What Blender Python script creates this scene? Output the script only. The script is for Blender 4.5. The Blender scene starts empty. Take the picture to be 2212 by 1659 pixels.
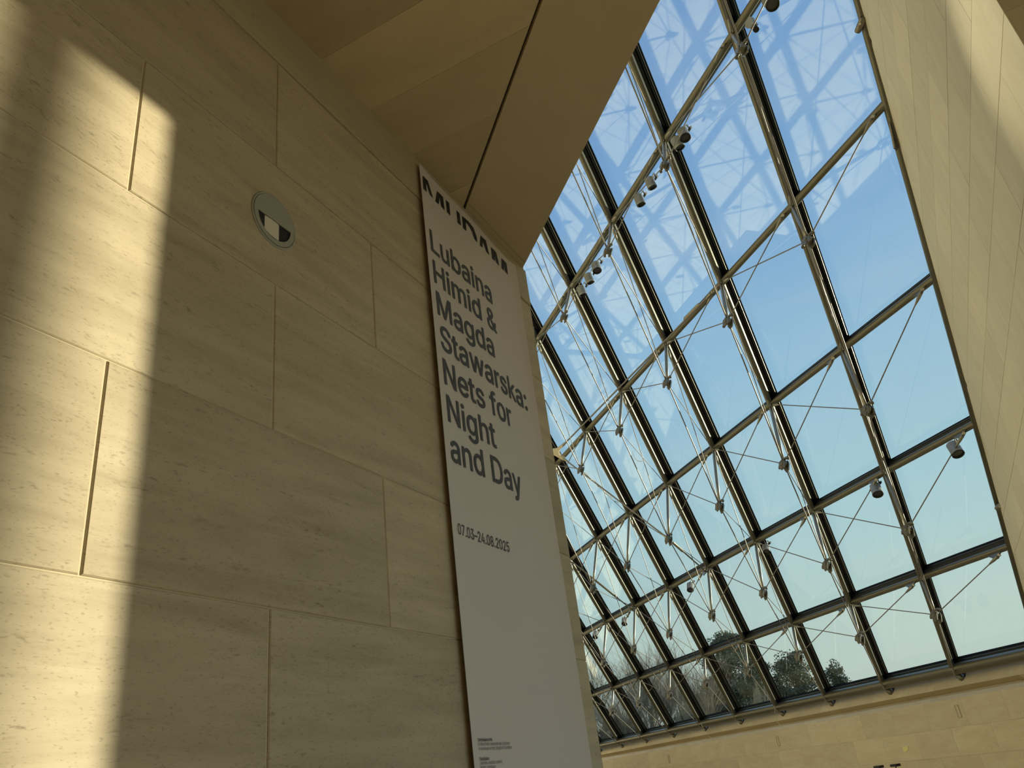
import bpy, bmesh, math, random
from mathutils import Vector, Matrix
from mathutils.geometry import delaunay_2d_cdt
random.seed(7)
sc = bpy.context.scene
COL = sc.collection
CAMZ = 1.6                       # eye height above the floor
V = Vector
# ------------------------------------------------------------------ camera
f_px = 1701.356
R = ((0.46511198658, -0.87671606216, -0.12263680645),
     (0.35125037067, 0.30992931827, -0.88349702593),
     (0.81258477530, 0.36784883313, 0.45209868268))
cam_d = bpy.data.cameras.new('camera')
cam = bpy.data.objects.new('camera', cam_d)
COL.objects.link(cam)
cam.matrix_world = Matrix(((R[0][0], -R[1][0], -R[2][0], 0), (R[0][1], -R[1][1], -R[2][1], 0),
                           (R[0][2], -R[1][2], -R[2][2], CAMZ), (0, 0, 0, 1)))
cam_d.sensor_width = 36
cam_d.lens = f_px / 2212 * 36
cam_d.clip_start = 0.05
cam_d.clip_end = 1000
sc.camera = cam
# ------------------------------------------------------------------ light
SKY_STRENGTH = 1.05
SUN_ELEV, SUN_AZ = math.radians(8.0), math.radians(-44.8)
SUN_POWER = 6.6
world = bpy.data.worlds.new('sky')
sc.world = world
world.use_nodes = True
nt = world.node_tree
nt.nodes.clear()
tc = nt.nodes.new('ShaderNodeTexCoord')
sep = nt.nodes.new('ShaderNodeSeparateXYZ')
nt.links.new(tc.outputs['Generated'], sep.inputs[0])
rmp = nt.nodes.new('ShaderNodeValToRGB')
nt.links.new(sep.outputs['Z'], rmp.inputs[0])
cr = rmp.color_ramp
cr.elements[0].position = 0.0
cr.elements[0].color = (0.66, 0.72, 0.62, 1)
cr.elements[1].position = 1.0
cr.elements[1].color = (0.11, 0.24, 0.52, 1)
for p_, c_ in ((0.12, (0.60, 0.74, 0.68, 1)), (0.24, (0.47, 0.69, 0.75, 1)), (0.40, (0.36, 0.59, 0.78, 1)),
               (0.55, (0.27, 0.48, 0.76, 1)), (0.75, (0.19, 0.37, 0.68, 1))):
    e_ = cr.elements.new(p_)
    e_.color = c_
# thin high cloud veil, the same all round the sky
mpw = nt.nodes.new('ShaderNodeMapping')
mpw.inputs['Scale'].default_value = (1.6, 1.6, 7.0)
nt.links.new(tc.outputs['Generated'], mpw.inputs[0])
nzw = nt.nodes.new('ShaderNodeTexNoise')
nzw.inputs['Scale'].default_value = 2.2
nzw.inputs['Detail'].default_value = 6
nt.links.new(mpw.outputs[0], nzw.inputs[0])
rm2 = nt.nodes.new('ShaderNodeMapRange')
rm2.inputs[1].default_value = 0.5
rm2.inputs[2].default_value = 0.8
rm2.inputs[3].default_value = 0.0
rm2.inputs[4].default_value = 0.22
nt.links.new(nzw.outputs[0], rm2.inputs[0])
mxw = nt.nodes.new('ShaderNodeMixRGB')
mxw.inputs[2].default_value = (0.74, 0.78, 0.76, 1)
nt.links.new(rm2.outputs[0], mxw.inputs[0])
nt.links.new(rmp.outputs[0], mxw.inputs[1])
bg = nt.nodes.new('ShaderNodeBackground')
bg.inputs[1].default_value = SKY_STRENGTH
nt.links.new(mxw.outputs[0], bg.inputs[0])
ow = nt.nodes.new('ShaderNodeOutputWorld')
nt.links.new(bg.outputs[0], ow.inputs[0])
sun_d = bpy.data.lights.new('sun', 'SUN')
sun_d.energy = SUN_POWER
sun_d.color = (1.0, 0.905, 0.66)
sun_d.angle = math.radians(0.6)
sun = bpy.data.objects.new('sun', sun_d)
COL.objects.link(sun)
sun_dir = V((math.cos(SUN_AZ) * math.cos(SUN_ELEV), math.sin(SUN_AZ) * math.cos(SUN_ELEV), math.sin(SUN_ELEV)))
sun.rotation_euler = sun_dir.to_track_quat('Z', 'Y').to_euler()
sun.location = (30, -30, 20)
sc.view_settings.view_transform = 'Standard'
sc.view_settings.look = 'None'
sc.view_settings.exposure = 0.0
sc.view_settings.gamma = 1.0
sc.view_settings.use_curve_mapping = False
sc.cycles.max_bounces = 12
sc.cycles.diffuse_bounces = 5
sc.cycles.glossy_bounces = 4
sc.cycles.transparent_max_bounces = 24
sc.cycles.use_denoising = True
sc.cycles.sample_clamp_indirect = 4.0

# ------------------------------------------------------------------ materials
def mat(name):
    m_ = bpy.data.materials.new(name)
    m_.use_nodes = True
    return m_, m_.node_tree, m_.node_tree.nodes['Principled BSDF']

def plain(name, col, rough=0.5, metal=0.0, spec=0.5):
    m_, t, b = mat(name)
    b.inputs['Base Color'].default_value = (*col, 1)
    b.inputs['Roughness'].default_value = rough
    b.inputs['Metallic'].default_value = metal
    b.inputs['Specular IOR Level'].default_value = spec
    return m_

def stone(name, ca, cb, streak=(0.9, 0.9, 7.0), pits=1.0, rnd=0.12, bump=0.15, rough=0.65):
    """sandy limestone: long bedding streaks, small dark pits, each slab a little different"""
    m_, t, b = mat(name)
    N, L = t.nodes, t.links
    geo = N.new('ShaderNodeNewGeometry')
    oi = N.new('ShaderNodeObjectInfo')
    add = N.new('ShaderNodeVectorMath'); add.operation = 'MULTIPLY_ADD'
    cmb = N.new('ShaderNodeCombineXYZ')
    for i_ in range(3): L.new(oi.outputs['Random'], cmb.inputs[i_])
    L.new(cmb.outputs[0], add.inputs[0]); add.inputs[1].default_value = (31, 17, 23); L.new(geo.outputs['Position'], add.inputs[2])
    mp = N.new('ShaderNodeMapping'); mp.inputs['Scale'].default_value = streak
    mp.inputs['Rotation'].default_value = (0, 0.10, 0)
    L.new(add.outputs[0], mp.inputs[0])
    n1 = N.new('ShaderNodeTexNoise'); n1.inputs['Scale'].default_value = 1.7; n1.inputs['Detail'].default_value = 9
    n1.inputs['Roughness'].default_value = 0.62; n1.inputs['Distortion'].default_value = 0.5
    L.new(mp.outputs[0], n1.inputs[0])
    r1 = N.new('ShaderNodeMapRange'); r1.inputs[1].default_value = 0.33; r1.inputs[2].default_value = 0.7
    L.new(n1.outputs[0], r1.inputs[0])
    mx = N.new('ShaderNodeMixRGB'); mx.inputs[1].default_value = (*ca, 1); mx.inputs[2].default_value = (*cb, 1)
    L.new(r1.outputs[0], mx.inputs[0])
    # fine dark flecks lying along the bedding
    mp2 = N.new('ShaderNodeMapping'); mp2.inputs['Scale'].default_value = (16, 16, 62)
    mp2.inputs['Rotation'].default_value = (0, 0.16, 0)
    L.new(add.outputs[0], mp2.inputs[0])
    n2 = N.new('ShaderNodeTexNoise'); n2.inputs['Scale'].default_value = 1.6; n2.inputs['Detail'].default_value = 5; n2.inputs['Roughness'].default_value = 0.7
    L.new(mp2.outputs[0], n2.inputs[0])
    r2 = N.new('ShaderNodeMapRange'); r2.inputs[1].default_value = 0.55; r2.inputs[2].default_value = 0.68; r2.inputs[4].default_value = 1.0
    L.new(n2.outputs[0], r2.inputs[0])
    n3 = N.new('ShaderNodeTexNoise'); n3.inputs['Scale'].default_value = 2.3; n3.inputs['Detail'].default_value = 3
    L.new(mp.outputs[0], n3.inputs[0])
    r3 = N.new('ShaderNodeMapRange'); r3.inputs[1].default_value = 0.44; r3.inputs[2].default_value = 0.66; r3.inputs[3].default_value = 0.18
    L.new(n3.outputs[0], r3.inputs[0])
    mm = N.new('ShaderNodeMath'); mm.operation = 'MULTIPLY'; L.new(r2.outputs[0], mm.inputs[0]); L.new(r3.outputs[0], mm.inputs[1])
    ms = N.new('ShaderNodeMath'); ms.operation = 'MULTIPLY'; ms.inputs[1].default_value = 0.8 * pits; L.new(mm.outputs[0], ms.inputs[0])
    mp3 = N.new('ShaderNodeMapping'); mp3.inputs['Scale'].default_value = (45, 45, 130); mp3.inputs['Rotation'].default_value = (0, 0.16, 0)
    L.new(add.outputs[0], mp3.inputs[0])
    n4 = N.new('ShaderNodeTexNoise'); n4.inputs['Scale'].default_value = 1.5; n4.inputs['Detail'].default_value = 3; L.new(mp3.outputs[0], n4.inputs[0])
    r4 = N.new('ShaderNodeMapRange'); r4.inputs[1].default_value = 0.60; r4.inputs[2].default_value = 0.72; r4.inputs[4].default_value = 0.55 * pits
    L.new(n4.outputs[0], r4.inputs[0])
    mxx = N.new('ShaderNodeMath'); mxx.operation = 'MAXIMUM'; L.new(ms.outputs[0], mxx.inputs[0]); L.new(r4.outputs[0], mxx.inputs[1]); ms = mxx
    mx2 = N.new('ShaderNodeMixRGB'); mx2.blend_type = 'MIX'; mx2.inputs[2].default_value = (ca[0] * .42, ca[1] * .38, ca[2] * .34, 1)
    L.new(ms.outputs[0], mx2.inputs[0]); L.new(mx.outputs[0], mx2.inputs[1])
    hv = N.new('ShaderNodeHueSaturation')
    rr = N.new('ShaderNodeMapRange'); rr.inputs[3].default_value = 1 - rnd; rr.inputs[4].default_value = 1 + rnd * .6
    L.new(oi.outputs['Random'], rr.inputs[0]); L.new(rr.outputs[0], hv.inputs['Value']); L.new(mx2.outputs[0], hv.inputs['Color'])
    L.new(hv.outputs[0], b.inputs['Base Color'])
    b.inputs['Roughness'].default_value = rough
    b.inputs['Specular IOR Level'].default_value = 0.3
    bp = N.new('ShaderNodeBump'); bp.inputs['Strength'].default_value = bump; bp.inputs['Distance'].default_value = 0.004
    inv = N.new('ShaderNodeMath'); inv.operation = 'SUBTRACT'; inv.inputs[0].default_value = 1.0; L.new(mm.outputs[0], inv.inputs[1])
    L.new(inv.outputs[0], bp.inputs['Height']); L.new(bp.outputs[0], b.inputs['Normal'])
    return m_

M = {}
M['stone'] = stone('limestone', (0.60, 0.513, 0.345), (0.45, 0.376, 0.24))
M['stone_smooth'] = stone('smooth_limestone', (0.52, 0.45, 0.295), (0.46, 0.395, 0.25), pits=0.7, rnd=0.05)
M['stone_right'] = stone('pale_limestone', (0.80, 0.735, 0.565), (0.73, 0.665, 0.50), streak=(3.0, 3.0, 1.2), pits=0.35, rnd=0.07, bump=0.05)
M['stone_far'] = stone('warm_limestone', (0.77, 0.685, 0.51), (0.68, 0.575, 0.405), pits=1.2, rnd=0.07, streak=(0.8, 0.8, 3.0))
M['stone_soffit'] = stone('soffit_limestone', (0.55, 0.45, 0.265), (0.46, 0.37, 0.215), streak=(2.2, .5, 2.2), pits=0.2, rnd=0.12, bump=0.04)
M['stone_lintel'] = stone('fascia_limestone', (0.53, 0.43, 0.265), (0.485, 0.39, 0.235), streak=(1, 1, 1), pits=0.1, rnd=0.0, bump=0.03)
M['joint'] = plain('mortar_joint', (0.60, 0.52, 0.35), 0.9)
M['recess_joint'] = plain('shaded_joint', (0.20, 0.17, 0.11), 0.9)
M['dark_joint'] = plain('dark_joint', (0.05, 0.03, 0.02), 0.9)
M['steel'] = plain('satin_steel', (0.33, 0.31, 0.25), 0.38, 0.8)
M['tube'] = plain('painted_steel_tube', (0.175, 0.16, 0.115), 0.33, 0.5)
M['profile'] = plain('dark_bronze_profile', (0.010, 0.009, 0.007), 1.0, 0.0, 0.0)
M['profile_edge'] = plain('bronze_profile_rib', (0.20, 0.185, 0.14), 0.3, 0.9)
M['cable'] = plain('cable_steel', (0.24, 0.215, 0.19), 0.42, 0.7)
M['casting'] = plain('cast_steel', (0.26, 0.24, 0.19), 0.4, 0.8)
M['transom_paint'] = plain('olive_transom_paint', (0.065, 0.060, 0.042), 0.9, 0.0, 0.03)
M['rubber'] = plain('black_gasket', (0.012, 0.012, 0.012), 0.4)
M['black'] = plain('black_metal', (0.01, 0.01, 0.01), 0.45)
M['lamp_grey'] = plain('grey_lamp_housing', (0.36, 0.36, 0.33), 0.4, 0.3)
M['lamp_dark'] = plain('dark_lamp_glass', (0.05, 0.05, 0.055), 0.15)
M['plate_grey'] = plain('grey_coated_plate', (0.36, 0.36, 0.29), 0.45)
M['frosted'] = plain('frosted_lamp_glass', (0.75, 0.70, 0.58), 0.25)
M['ink'] = plain('dark_grey_ink', (0.070, 0.072, 0.080), 0.7)
M['ink_black'] = plain('black_ink', (0.012, 0.012, 0.010), 0.7)
M['brass'] = plain('dull_brass', (0.42, 0.36, 0.20), 0.4, 0.5)
M['white_cord'] = plain('pale_cord', (0.7, 0.66, 0.52), 0.5)
M['cream'] = plain('cream_paint', (0.62, 0.55, 0.40), 0.4)
M['patch'] = plain('pale_yellow', (0.86, 0.80, 0.36), 0.6)  # even pale yellow for the small wall patch
M['floor'] = stone('floor_limestone', (0.68, 0.59, 0.43), (0.60, 0.51, 0.36), rnd=0.0)
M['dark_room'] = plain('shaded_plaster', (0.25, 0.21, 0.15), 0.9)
M['ground'] = plain('winter_grass', (0.16, 0.15, 0.08), 0.95)
M['bark'] = plain('grey_brown_bark', (0.33, 0.27, 0.20), 0.9)
M['pine_bark'] = plain('pine_bark', (0.22, 0.13, 0.08), 0.9)
M['needles'] = plain('pine_needles', (0.14, 0.155, 0.095), 0.8)
M['hedge'] = plain('winter_shrub', (0.30, 0.25, 0.17), 0.95)
# banner fabric
m_, t, b = mat('banner_fabric')
b.inputs['Base Color'].default_value = (0.67, 0.61, 0.555, 1)
b.inputs['Roughness'].default_value = 0.8
wv = t.nodes.new('ShaderNodeTexNoise'); wv.inputs['Scale'].default_value = 900
bp = t.nodes.new('ShaderNodeBump'); bp.inputs['Strength'].default_value = 0.05
t.links.new(wv.outputs[0], bp.inputs['Height']); t.links.new(bp.outputs[0], b.inputs['Normal'])
M['banner'] = m_
# coated glass: mostly clear, a clear reflection of the hall on top
m_ = bpy.data.materials.new('coated_glass'); m_.use_nodes = True
t = m_.node_tree; t.nodes.clear()
tr = t.nodes.new('ShaderNodeBsdfTransparent'); tr.inputs[0].default_value = (0.93, 0.965, 0.965, 1)
gl = t.nodes.new('ShaderNodeBsdfGlossy'); gl.inputs['Roughness'].default_value = 0.0; gl.inputs[0].default_value = (0.95, 1.0, 1.0, 1)
lw = t.nodes.new('ShaderNodeLayerWeight'); lw.inputs['Blend'].default_value = 0.5
pw = t.nodes.new('ShaderNodeMath'); pw.operation = 'POWER'; pw.inputs[1].default_value = 5.0; t.links.new(lw.outputs['Facing'], pw.inputs[0])
fr = t.nodes.new('ShaderNodeMath'); fr.operation = 'MULTIPLY_ADD'; fr.inputs[1].default_value = 0.91; fr.inputs[2].default_value = 0.085; t.links.new(pw.outputs[0], fr.inputs[0])
mx = t.nodes.new('ShaderNodeMixShader'); out = t.nodes.new('ShaderNodeOutputMaterial')
t.links.new(fr.outputs[0], mx.inputs[0]); t.links.new(tr.outputs[0], mx.inputs[1]); t.links.new(gl.outputs[0], mx.inputs[2]); t.links.new(mx.outputs[0], out.inputs[0])
M['glass'] = m_

# ------------------------------------------------------------------ mesh helpers
class MB:
    def __init__(s): s.v = []; s.f = []; s.m = []; s.sm = []
    def add(s, vs, fs, mi=0, smooth=False):
        o = len(s.v)
        s.v += [V(q) for q in vs]
        for q in fs:
            s.f.append([o + i for i in q]); s.m.append(mi); s.sm.append(smooth)
    def box(s, o, a, b_, c, mi=0):
        """corner o, edge vectors a b c"""
        o, a, b_, c = V(o), V(a), V(b_), V(c)
        vs = [o, o + a, o + a + b_, o + b_, o + c, o + a + c, o + a + b_ + c, o + b_ + c]
        s.add(vs, [(0, 3, 2, 1), (4, 5, 6, 7), (0, 1, 5, 4), (1, 2, 6, 5), (2, 3, 7, 6), (3, 0, 4, 7)], mi)
    def cbox(s, c, x, y, z, mi=0):
        c, x, y, z = V(c), V(x), V(y), V(z)
        s.box(c - (x + y + z) / 2, x, y, z, mi)
    def lathe(s, a, axis, prof, n=16, mi=0, cap=True, smooth=True):
        """prof: (distance along axis, radius)"""
        a = V(a); ax = V(axis).normalized(); q = ax.to_track_quat('Z', 'Y').to_matrix()
        X, Y = q.col[0], q.col[1]
        vs = []
        for (h, r) in prof:
            for k in range(n):
                t_ = 2 * math.pi * k / n
                vs.append(a + ax * h + (X * math.cos(t_) + Y * math.sin(t_)) * r)
        fs = []
        for i in range(len(prof) - 1):
            for k in range(n):
                k2 = (k + 1) % n
                fs.append((i * n + k, i * n + k2, (i + 1) * n + k2, (i + 1) * n + k))
        s.add(vs, fs, mi, smooth)
        if cap:
            o = len(s.v) - len(vs)
            s.f.append([o + k for k in range(n)][::-1]); s.m.append(mi); s.sm.append(False)
            s.f.append([o + (len(prof) - 1) * n + k for k in range(n)]); s.m.append(mi); s.sm.append(False)
    def tube(s, a, b_, r, r2=None, n=10, mi=0):
        a, b_ = V(a), V(b_)
        s.lathe(a, b_ - a, [(0, r), ((b_ - a).length, r if r2 is None else r2)], n, mi)
    def path(s, pts, r, n=6, mi=0):
        for a, b_ in zip(pts[:-1], pts[1:]): s.tube(a, b_, r, n=n, mi=mi)
    def prism(s, poly, off, mi=0):
        poly = [V(q) for q in poly]; off = V(off); n = len(poly)
        s.add(poly + [q + off for q in poly], [tuple(range(n))[::-1], tuple(range(n, 2 * n))] + [(i, (i + 1) % n, n + (i + 1) % n, n + i) for i in range(n)], mi)
    def mesh(s, name, mats, recalc=True):
        me = bpy.data.meshes.new(name)
        me.from_pydata([tuple(q) for q in s.v], [], s.f)
        for m_ in (mats if isinstance(mats, (list, tuple)) else [mats]): me.materials.append(m_)
        for i, p_ in enumerate(me.polygons):
            p_.material_index = s.m[i]; p_.use_smooth = s.sm[i]
        if recalc:
            bm = bmesh.new(); bm.from_mesh(me); bmesh.ops.recalc_face_normals(bm, faces=bm.faces); bm.to_mesh(me); bm.free()
        me.update()
        return me

WM = {}   # world matrices by object name

def link(name, data, parent=None, world=None):
    o = bpy.data.objects.new(name, data)
    COL.objects.link(o)
    w = world if world is not None else Matrix.Identity(4)
    if parent is not None:
        o.parent = parent
        o.matrix_basis = WM[parent.name].inverted() @ w
    else:
        o.matrix_basis = w
    WM[o.name] = w
    return o

def obj(name, mb, mats, parent=None, org=None):
    """one mesh object out of world-space shapes; its origin goes to org (or the middle of the mesh)"""
    if org is None:
        xs = [q.x for q in mb.v]; ys = [q.y for q in mb.v]; zs = [q.z for q in mb.v]
        org = V(((min(xs) + max(xs)) / 2, (min(ys) + max(ys)) / 2, min(zs)))
    org = V(org)
    mb.v = [q - org for q in mb.v]
    return link(name, mb.mesh(name, mats), parent, Matrix.Translation(org))

def tag(o, label, cat=None, group=None, kind=None):
    o['label'] = label
    if cat: o['category'] = cat
    if group: o['group'] = group
    if kind: o['kind'] = kind
    return o

def struct(name, loc, label, cat):
    o = link(name, None, None, Matrix.Translation(V(loc)))
    return tag(o, label, cat, kind='structure')

cyl_cache = {}
def unit_cyl(mname, n=10):
    k = (mname, n)
    if k not in cyl_cache:
        mb = MB(); mb.tube((0, 0, 0), (0, 0, 1), 1, n=n)
        cyl_cache[k] = mb.mesh('rod_' + mname, M[mname])
    return cyl_cache[k]

def frame_m(o, z, x=None):
    z = V(z).normalized()
    if x is None:
        q = z.to_track_quat('Z', 'Y').to_matrix().to_4x4()
        return Matrix.Translation(V(o)) @ q
    x = V(x); x = (x - z * x.dot(z)).normalized(); y = z.cross(x)
    return Matrix(((x.x, y.x, z.x, o[0]), (x.y, y.y, z.y, o[1]), (x.z, y.z, z.z, o[2]), (0, 0, 0, 1)))

def rod(name, a, b_, r, mname, parent, n=8):
    a, b_ = V(a), V(b_)
    w = frame_m(a, b_ - a) @ Matrix.Diagonal((r, r, (b_ - a).length, 1))
    return link(name, unit_cyl(mname, n), parent, w)

# ------------------------------------------------------------------ measured layout (metres)
U = 2.4
D = 1.77                      # left wall is this far to the left of the camera
def up(v): return V((v[0], v[1], v[2] + CAMZ))
P0 = V((9.3950084, -0.0827881, 0.4927405)) * U; P0.z += CAMZ
mv = V((-1.0446094, 0.0, 0.7599243)) * U
uv = V((0.6986987, 0.7154161, 0.0)) * U
ud, md = uv.normalized(), mv.normalized()
nv = uv.cross(mv).normalized()               # out of doors
if nv.z < 0: nv = -nv
sdir = V((-0.580, -0.018, -0.814)).normalized()     # struts, square to the mullions
outh = V((uv.y, -uv.x, 0)).normalized()             # level, out of doors
inh = -outh
YR = -0.798 * U
XP = 2.295 * U                # free end of the right wall
def G(c, r): return P0 + uv * c + mv * r
def XYd(p): return p.x - p.y

def clip(poly, n, d):
    """keep the side n.p <= d (2-D)"""
    out_ = []
    for i in range(len(poly)):
        a, b_ = poly[i], poly[(i + 1) % len(poly)]
        da, db = n[0] * a[0] + n[1] * a[1] - d, n[0] * b_[0] + n[1] * b_[1] - d
        if da <= 0: out_.append(a)
        if da * db < 0:
            t_ = da / (da - db); out_.append((a[0] + (b_[0] - a[0]) * t_, a[1] + (b_[1] - a[1]) * t_))
    return out_

def area(poly):
    return abs(sum(poly[i][0] * poly[(i + 1) % len(poly)][1] - poly[(i + 1) % len(poly)][0] * poly[i][1] for i in range(len(poly)))) / 2

def inset(poly, dd):
    cx = sum(q[0] for q in poly) / len(poly); cy = sum(q[1] for q in poly) / len(poly)
    w = max(abs(q[0] - cx) for q in poly) or 1; h = max(abs(q[1] - cy) for q in poly) or 1
    return [(cx + (q[0] - cx) * (1 - dd / w), cy + (q[1] - cy) * (1 - dd / h)) for q in poly]

def panel(name, poly, O, A, B, N, th, bev, m_, parent):
    """slab whose back lies on plane (O,A,B) and whose face stands th proud along N with a small arris"""
    O, A, B, N = V(O), V(A), V(B), V(N)
    P = lambda q, h: O + A * q[0] + B * q[1] + N * h
    fi = inset(poly, bev); n = len(poly)
    mb = MB()
    vs = [P(q, 0) for q in poly] + [P(q, th - bev) for q in poly] + [P(q, th) for q in fi]
    fs = [tuple(range(n))[::-1], tuple(range(2 * n, 3 * n))]
    for k in (0, 1):
        fs += [(k * n + i, k * n + (i + 1) % n, (k + 1) * n + (i + 1) % n, (k + 1) * n + i) for i in range(n)]
    mb.add(vs, fs)
    return obj(name, mb, m_, parent)

def rect(x0, x1, z0, z1, g): return [(x0 + g, z0 + g), (x1 - g, z0 + g), (x1 - g, z1 - g), (x0 + g, z1 - g)]

# ------------------------------------------------------------------ floor and ground
mb = MB(); mb.box((-6, -6, -0.2), (32, 0, 0), (0, 30, 0), (0, 0, 0.2))
o = obj('floor', mb, M['floor'], org=(6, 0, 0)); tag(o, 'pale stone floor of the hall', 'floor', kind='structure')
mb = MB(); mb.box((-60, -150, -0.4), (260, 0, 0), (0, 300, 0), (0, 0, 0.15))
o = obj('ground', mb, M['ground'], org=(60, 0, -0.3)); tag(o, 'winter grass outside the glazing', 'ground', kind='structure')

# ------------------------------------------------------------------ left wall (stone slabs)
ZS = 1.86 * D + CAMZ          # soffit level
JZ = 0.009
XL0, XL1 = -4.5, 4.40
wl = struct('wall_left', (1, D, 0), 'tan limestone wall of large slabs carrying the white banner', 'wall')
EDGE = 1.08 * U               # soffit edge and opposite wall: x - y = EDGE
mb = MB()
mb.prism([(XL0, D + .0055, 0), (XL1 + .0, D + .0055, 0), (XL1 + .85, D + .86, 0), (XL0, D + .86, 0)], (0, 0, ZS + .3))
obj('wall_core', mb, M['joint'], wl)
cz = [-0.69, -0.349, -0.010, 0.3295, 0.671, 1.0155, 1.347, 1.690]
for i in range(len(cz) - 1):
    z0, z1 = cz[i] * D, cz[i + 1] * D
    off = 0.696 if i % 2 == 1 else 1.0595
    if i == 3: off = 0.696
    off = {0: 1.0595, 1: 0.696, 2: 1.0605, 3: 0.696, 4: 1.0605, 5: 0.696, 6: 1.0575}[i] * D
    L_ = 0.7225 * D
    k0 = -5
    if i == 0: z0 = -CAMZ + 0.005
    for k in range(k0, 6):
        x0, x1 = off + k * L_, off + (k + 1) * L_
        x0, x1 = max(x0, XL0), min(x1, XL1)
        if x1 - x0 < 0.03: continue
        # the slab's own slight unevenness
        pr = 0.012 + random.uniform(-0.0008, 0.0008)
        g = 0.0035
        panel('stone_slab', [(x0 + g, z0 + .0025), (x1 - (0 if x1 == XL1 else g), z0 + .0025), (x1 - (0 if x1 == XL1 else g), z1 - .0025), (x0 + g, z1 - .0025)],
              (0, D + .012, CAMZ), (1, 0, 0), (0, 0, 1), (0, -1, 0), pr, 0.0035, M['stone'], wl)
# smooth band along the top, standing slightly proud
for x0, x1 in ((XL0, -1.9), (-1.9, 0.95), (0.95, 4.40)):
    o = panel('top_band', [(x0 + .0005, 1.692 * D), (x1 - .0005, 1.692 * D), (x1 - .0005, ZS - CAMZ), (x0 + .0005, ZS - CAMZ)],
          (0, D + .012, CAMZ), (1, 0, 0), (0, 0, 1), (0, -1, 0), 0.020, 0.002, M['stone_smooth'], wl)
# angled end of the wall towards the hall
endA, endB = V((XL1, D, 0)), V((XL1 + .85, D + .86, 0))
for i in range(len(cz)):
    z0 = 0.005 if i == 0 else cz[i] * D + CAMZ
    z1 = cz[i + 1] * D + CAMZ if i < len(cz) - 1 else ZS
    e = (endB - endA); le = e.length; e.normalize()
    nn = V((e.y, -e.x, 0))
    panel('stone_slab', rect(0.012, le, z0, z1, 0.002), endA + nn * -0.012, e, (0, 0, 1), nn, 0.02, 0.003, M['stone'], wl)

# ------------------------------------------------------------------ soffit
sf = struct('ceiling', (1.5, 0, ZS), 'low brown stone soffit above the banner wall', 'ceiling')
YC = -2.37
def sofpoly(): return [(-4.5, YC), (EDGE + YC, YC), (EDGE + D, D), (-4.5, D)]
mb = MB(); mb.prism([(q[0], q[1], ZS + .03) for q in sofpoly()], (0, 0, .35)); obj('soffit_core', mb, M['dark_joint'], sf)
GR = 1.775                    # the dark groove: x - y = GR
xs = [2.963 + 0.4 * k for k in range(-18, 4)]
for x0, x1 in zip(xs[:-1], xs[1:]):
    poly = rect(x0, x1, YC, D, 0.0004)
    poly = clip(poly, (1, -1), GR - .014)
    poly = clip(poly, (1, 0), 3.6)
    poly = clip(poly, (-1, 0), 4.5)
    if len(poly) < 3 or area(poly) < .004: continue
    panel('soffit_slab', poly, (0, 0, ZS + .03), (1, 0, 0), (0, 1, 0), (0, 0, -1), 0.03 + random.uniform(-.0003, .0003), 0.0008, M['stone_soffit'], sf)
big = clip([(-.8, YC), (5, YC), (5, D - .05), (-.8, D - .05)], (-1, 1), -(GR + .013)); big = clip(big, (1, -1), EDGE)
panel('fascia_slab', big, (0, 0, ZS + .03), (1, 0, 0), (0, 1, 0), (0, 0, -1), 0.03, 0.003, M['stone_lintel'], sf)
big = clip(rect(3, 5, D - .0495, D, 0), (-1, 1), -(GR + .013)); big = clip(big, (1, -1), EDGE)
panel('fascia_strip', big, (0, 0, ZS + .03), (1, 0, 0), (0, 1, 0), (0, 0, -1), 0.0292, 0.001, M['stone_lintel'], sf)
# bead along the groove
a, b_ = V((GR + YC, YC, ZS + .004)), V((GR + D, D, ZS + .004))
nn = V((1, -1, 0)).normalized()
mb = MB(); mb.box(a - nn * .012, b_ - a, nn * .006, (0, 0, .02)); obj('groove_bead', mb, M['brass'], sf)

# ------------------------------------------------------------------ wall opposite the glazing, above the soffit edge
wo = struct('wall_back', (EDGE + 4, 4, ZS), 'tall sunlit stone wall opposite the sloping glazing', 'wall')
e = V((1, 1, 0)).normalized(); nn = V((1, -1, 0)).normalized()
Y0, Y1 = YC, 17.0
pA = V((EDGE + Y0, Y0, 0)); Lw = (Y1 - Y0) * math.sqrt(2)
sD = (D - Y0) * math.sqrt(2) ; sP = (11.1 - Y0) * math.sqrt(2)
mb = MB()
mb.box(pA + V((0, 0, ZS + .385)) - nn * .4, e * sD, nn * .4, (0, 0, 14))
mb.box(pA + e * sD + V((0, 0, 3.6)) - nn * .4, e * (Lw - sD), nn * .4, (0, 0, 15.3))
mb.box(pA + e * (sD + 1.2) - nn * .4, e * (sP - sD - 1.2), nn * .4, (0, 0, 3.6))
obj('wall_panel', mb, M['stone_far'], wo)
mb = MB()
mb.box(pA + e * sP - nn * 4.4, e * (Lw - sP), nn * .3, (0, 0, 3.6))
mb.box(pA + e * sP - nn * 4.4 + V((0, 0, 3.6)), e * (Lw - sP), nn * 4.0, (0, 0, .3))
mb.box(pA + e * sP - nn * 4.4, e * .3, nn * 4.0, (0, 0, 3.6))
obj('recess', mb, M['dark_room'], wo)
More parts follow.
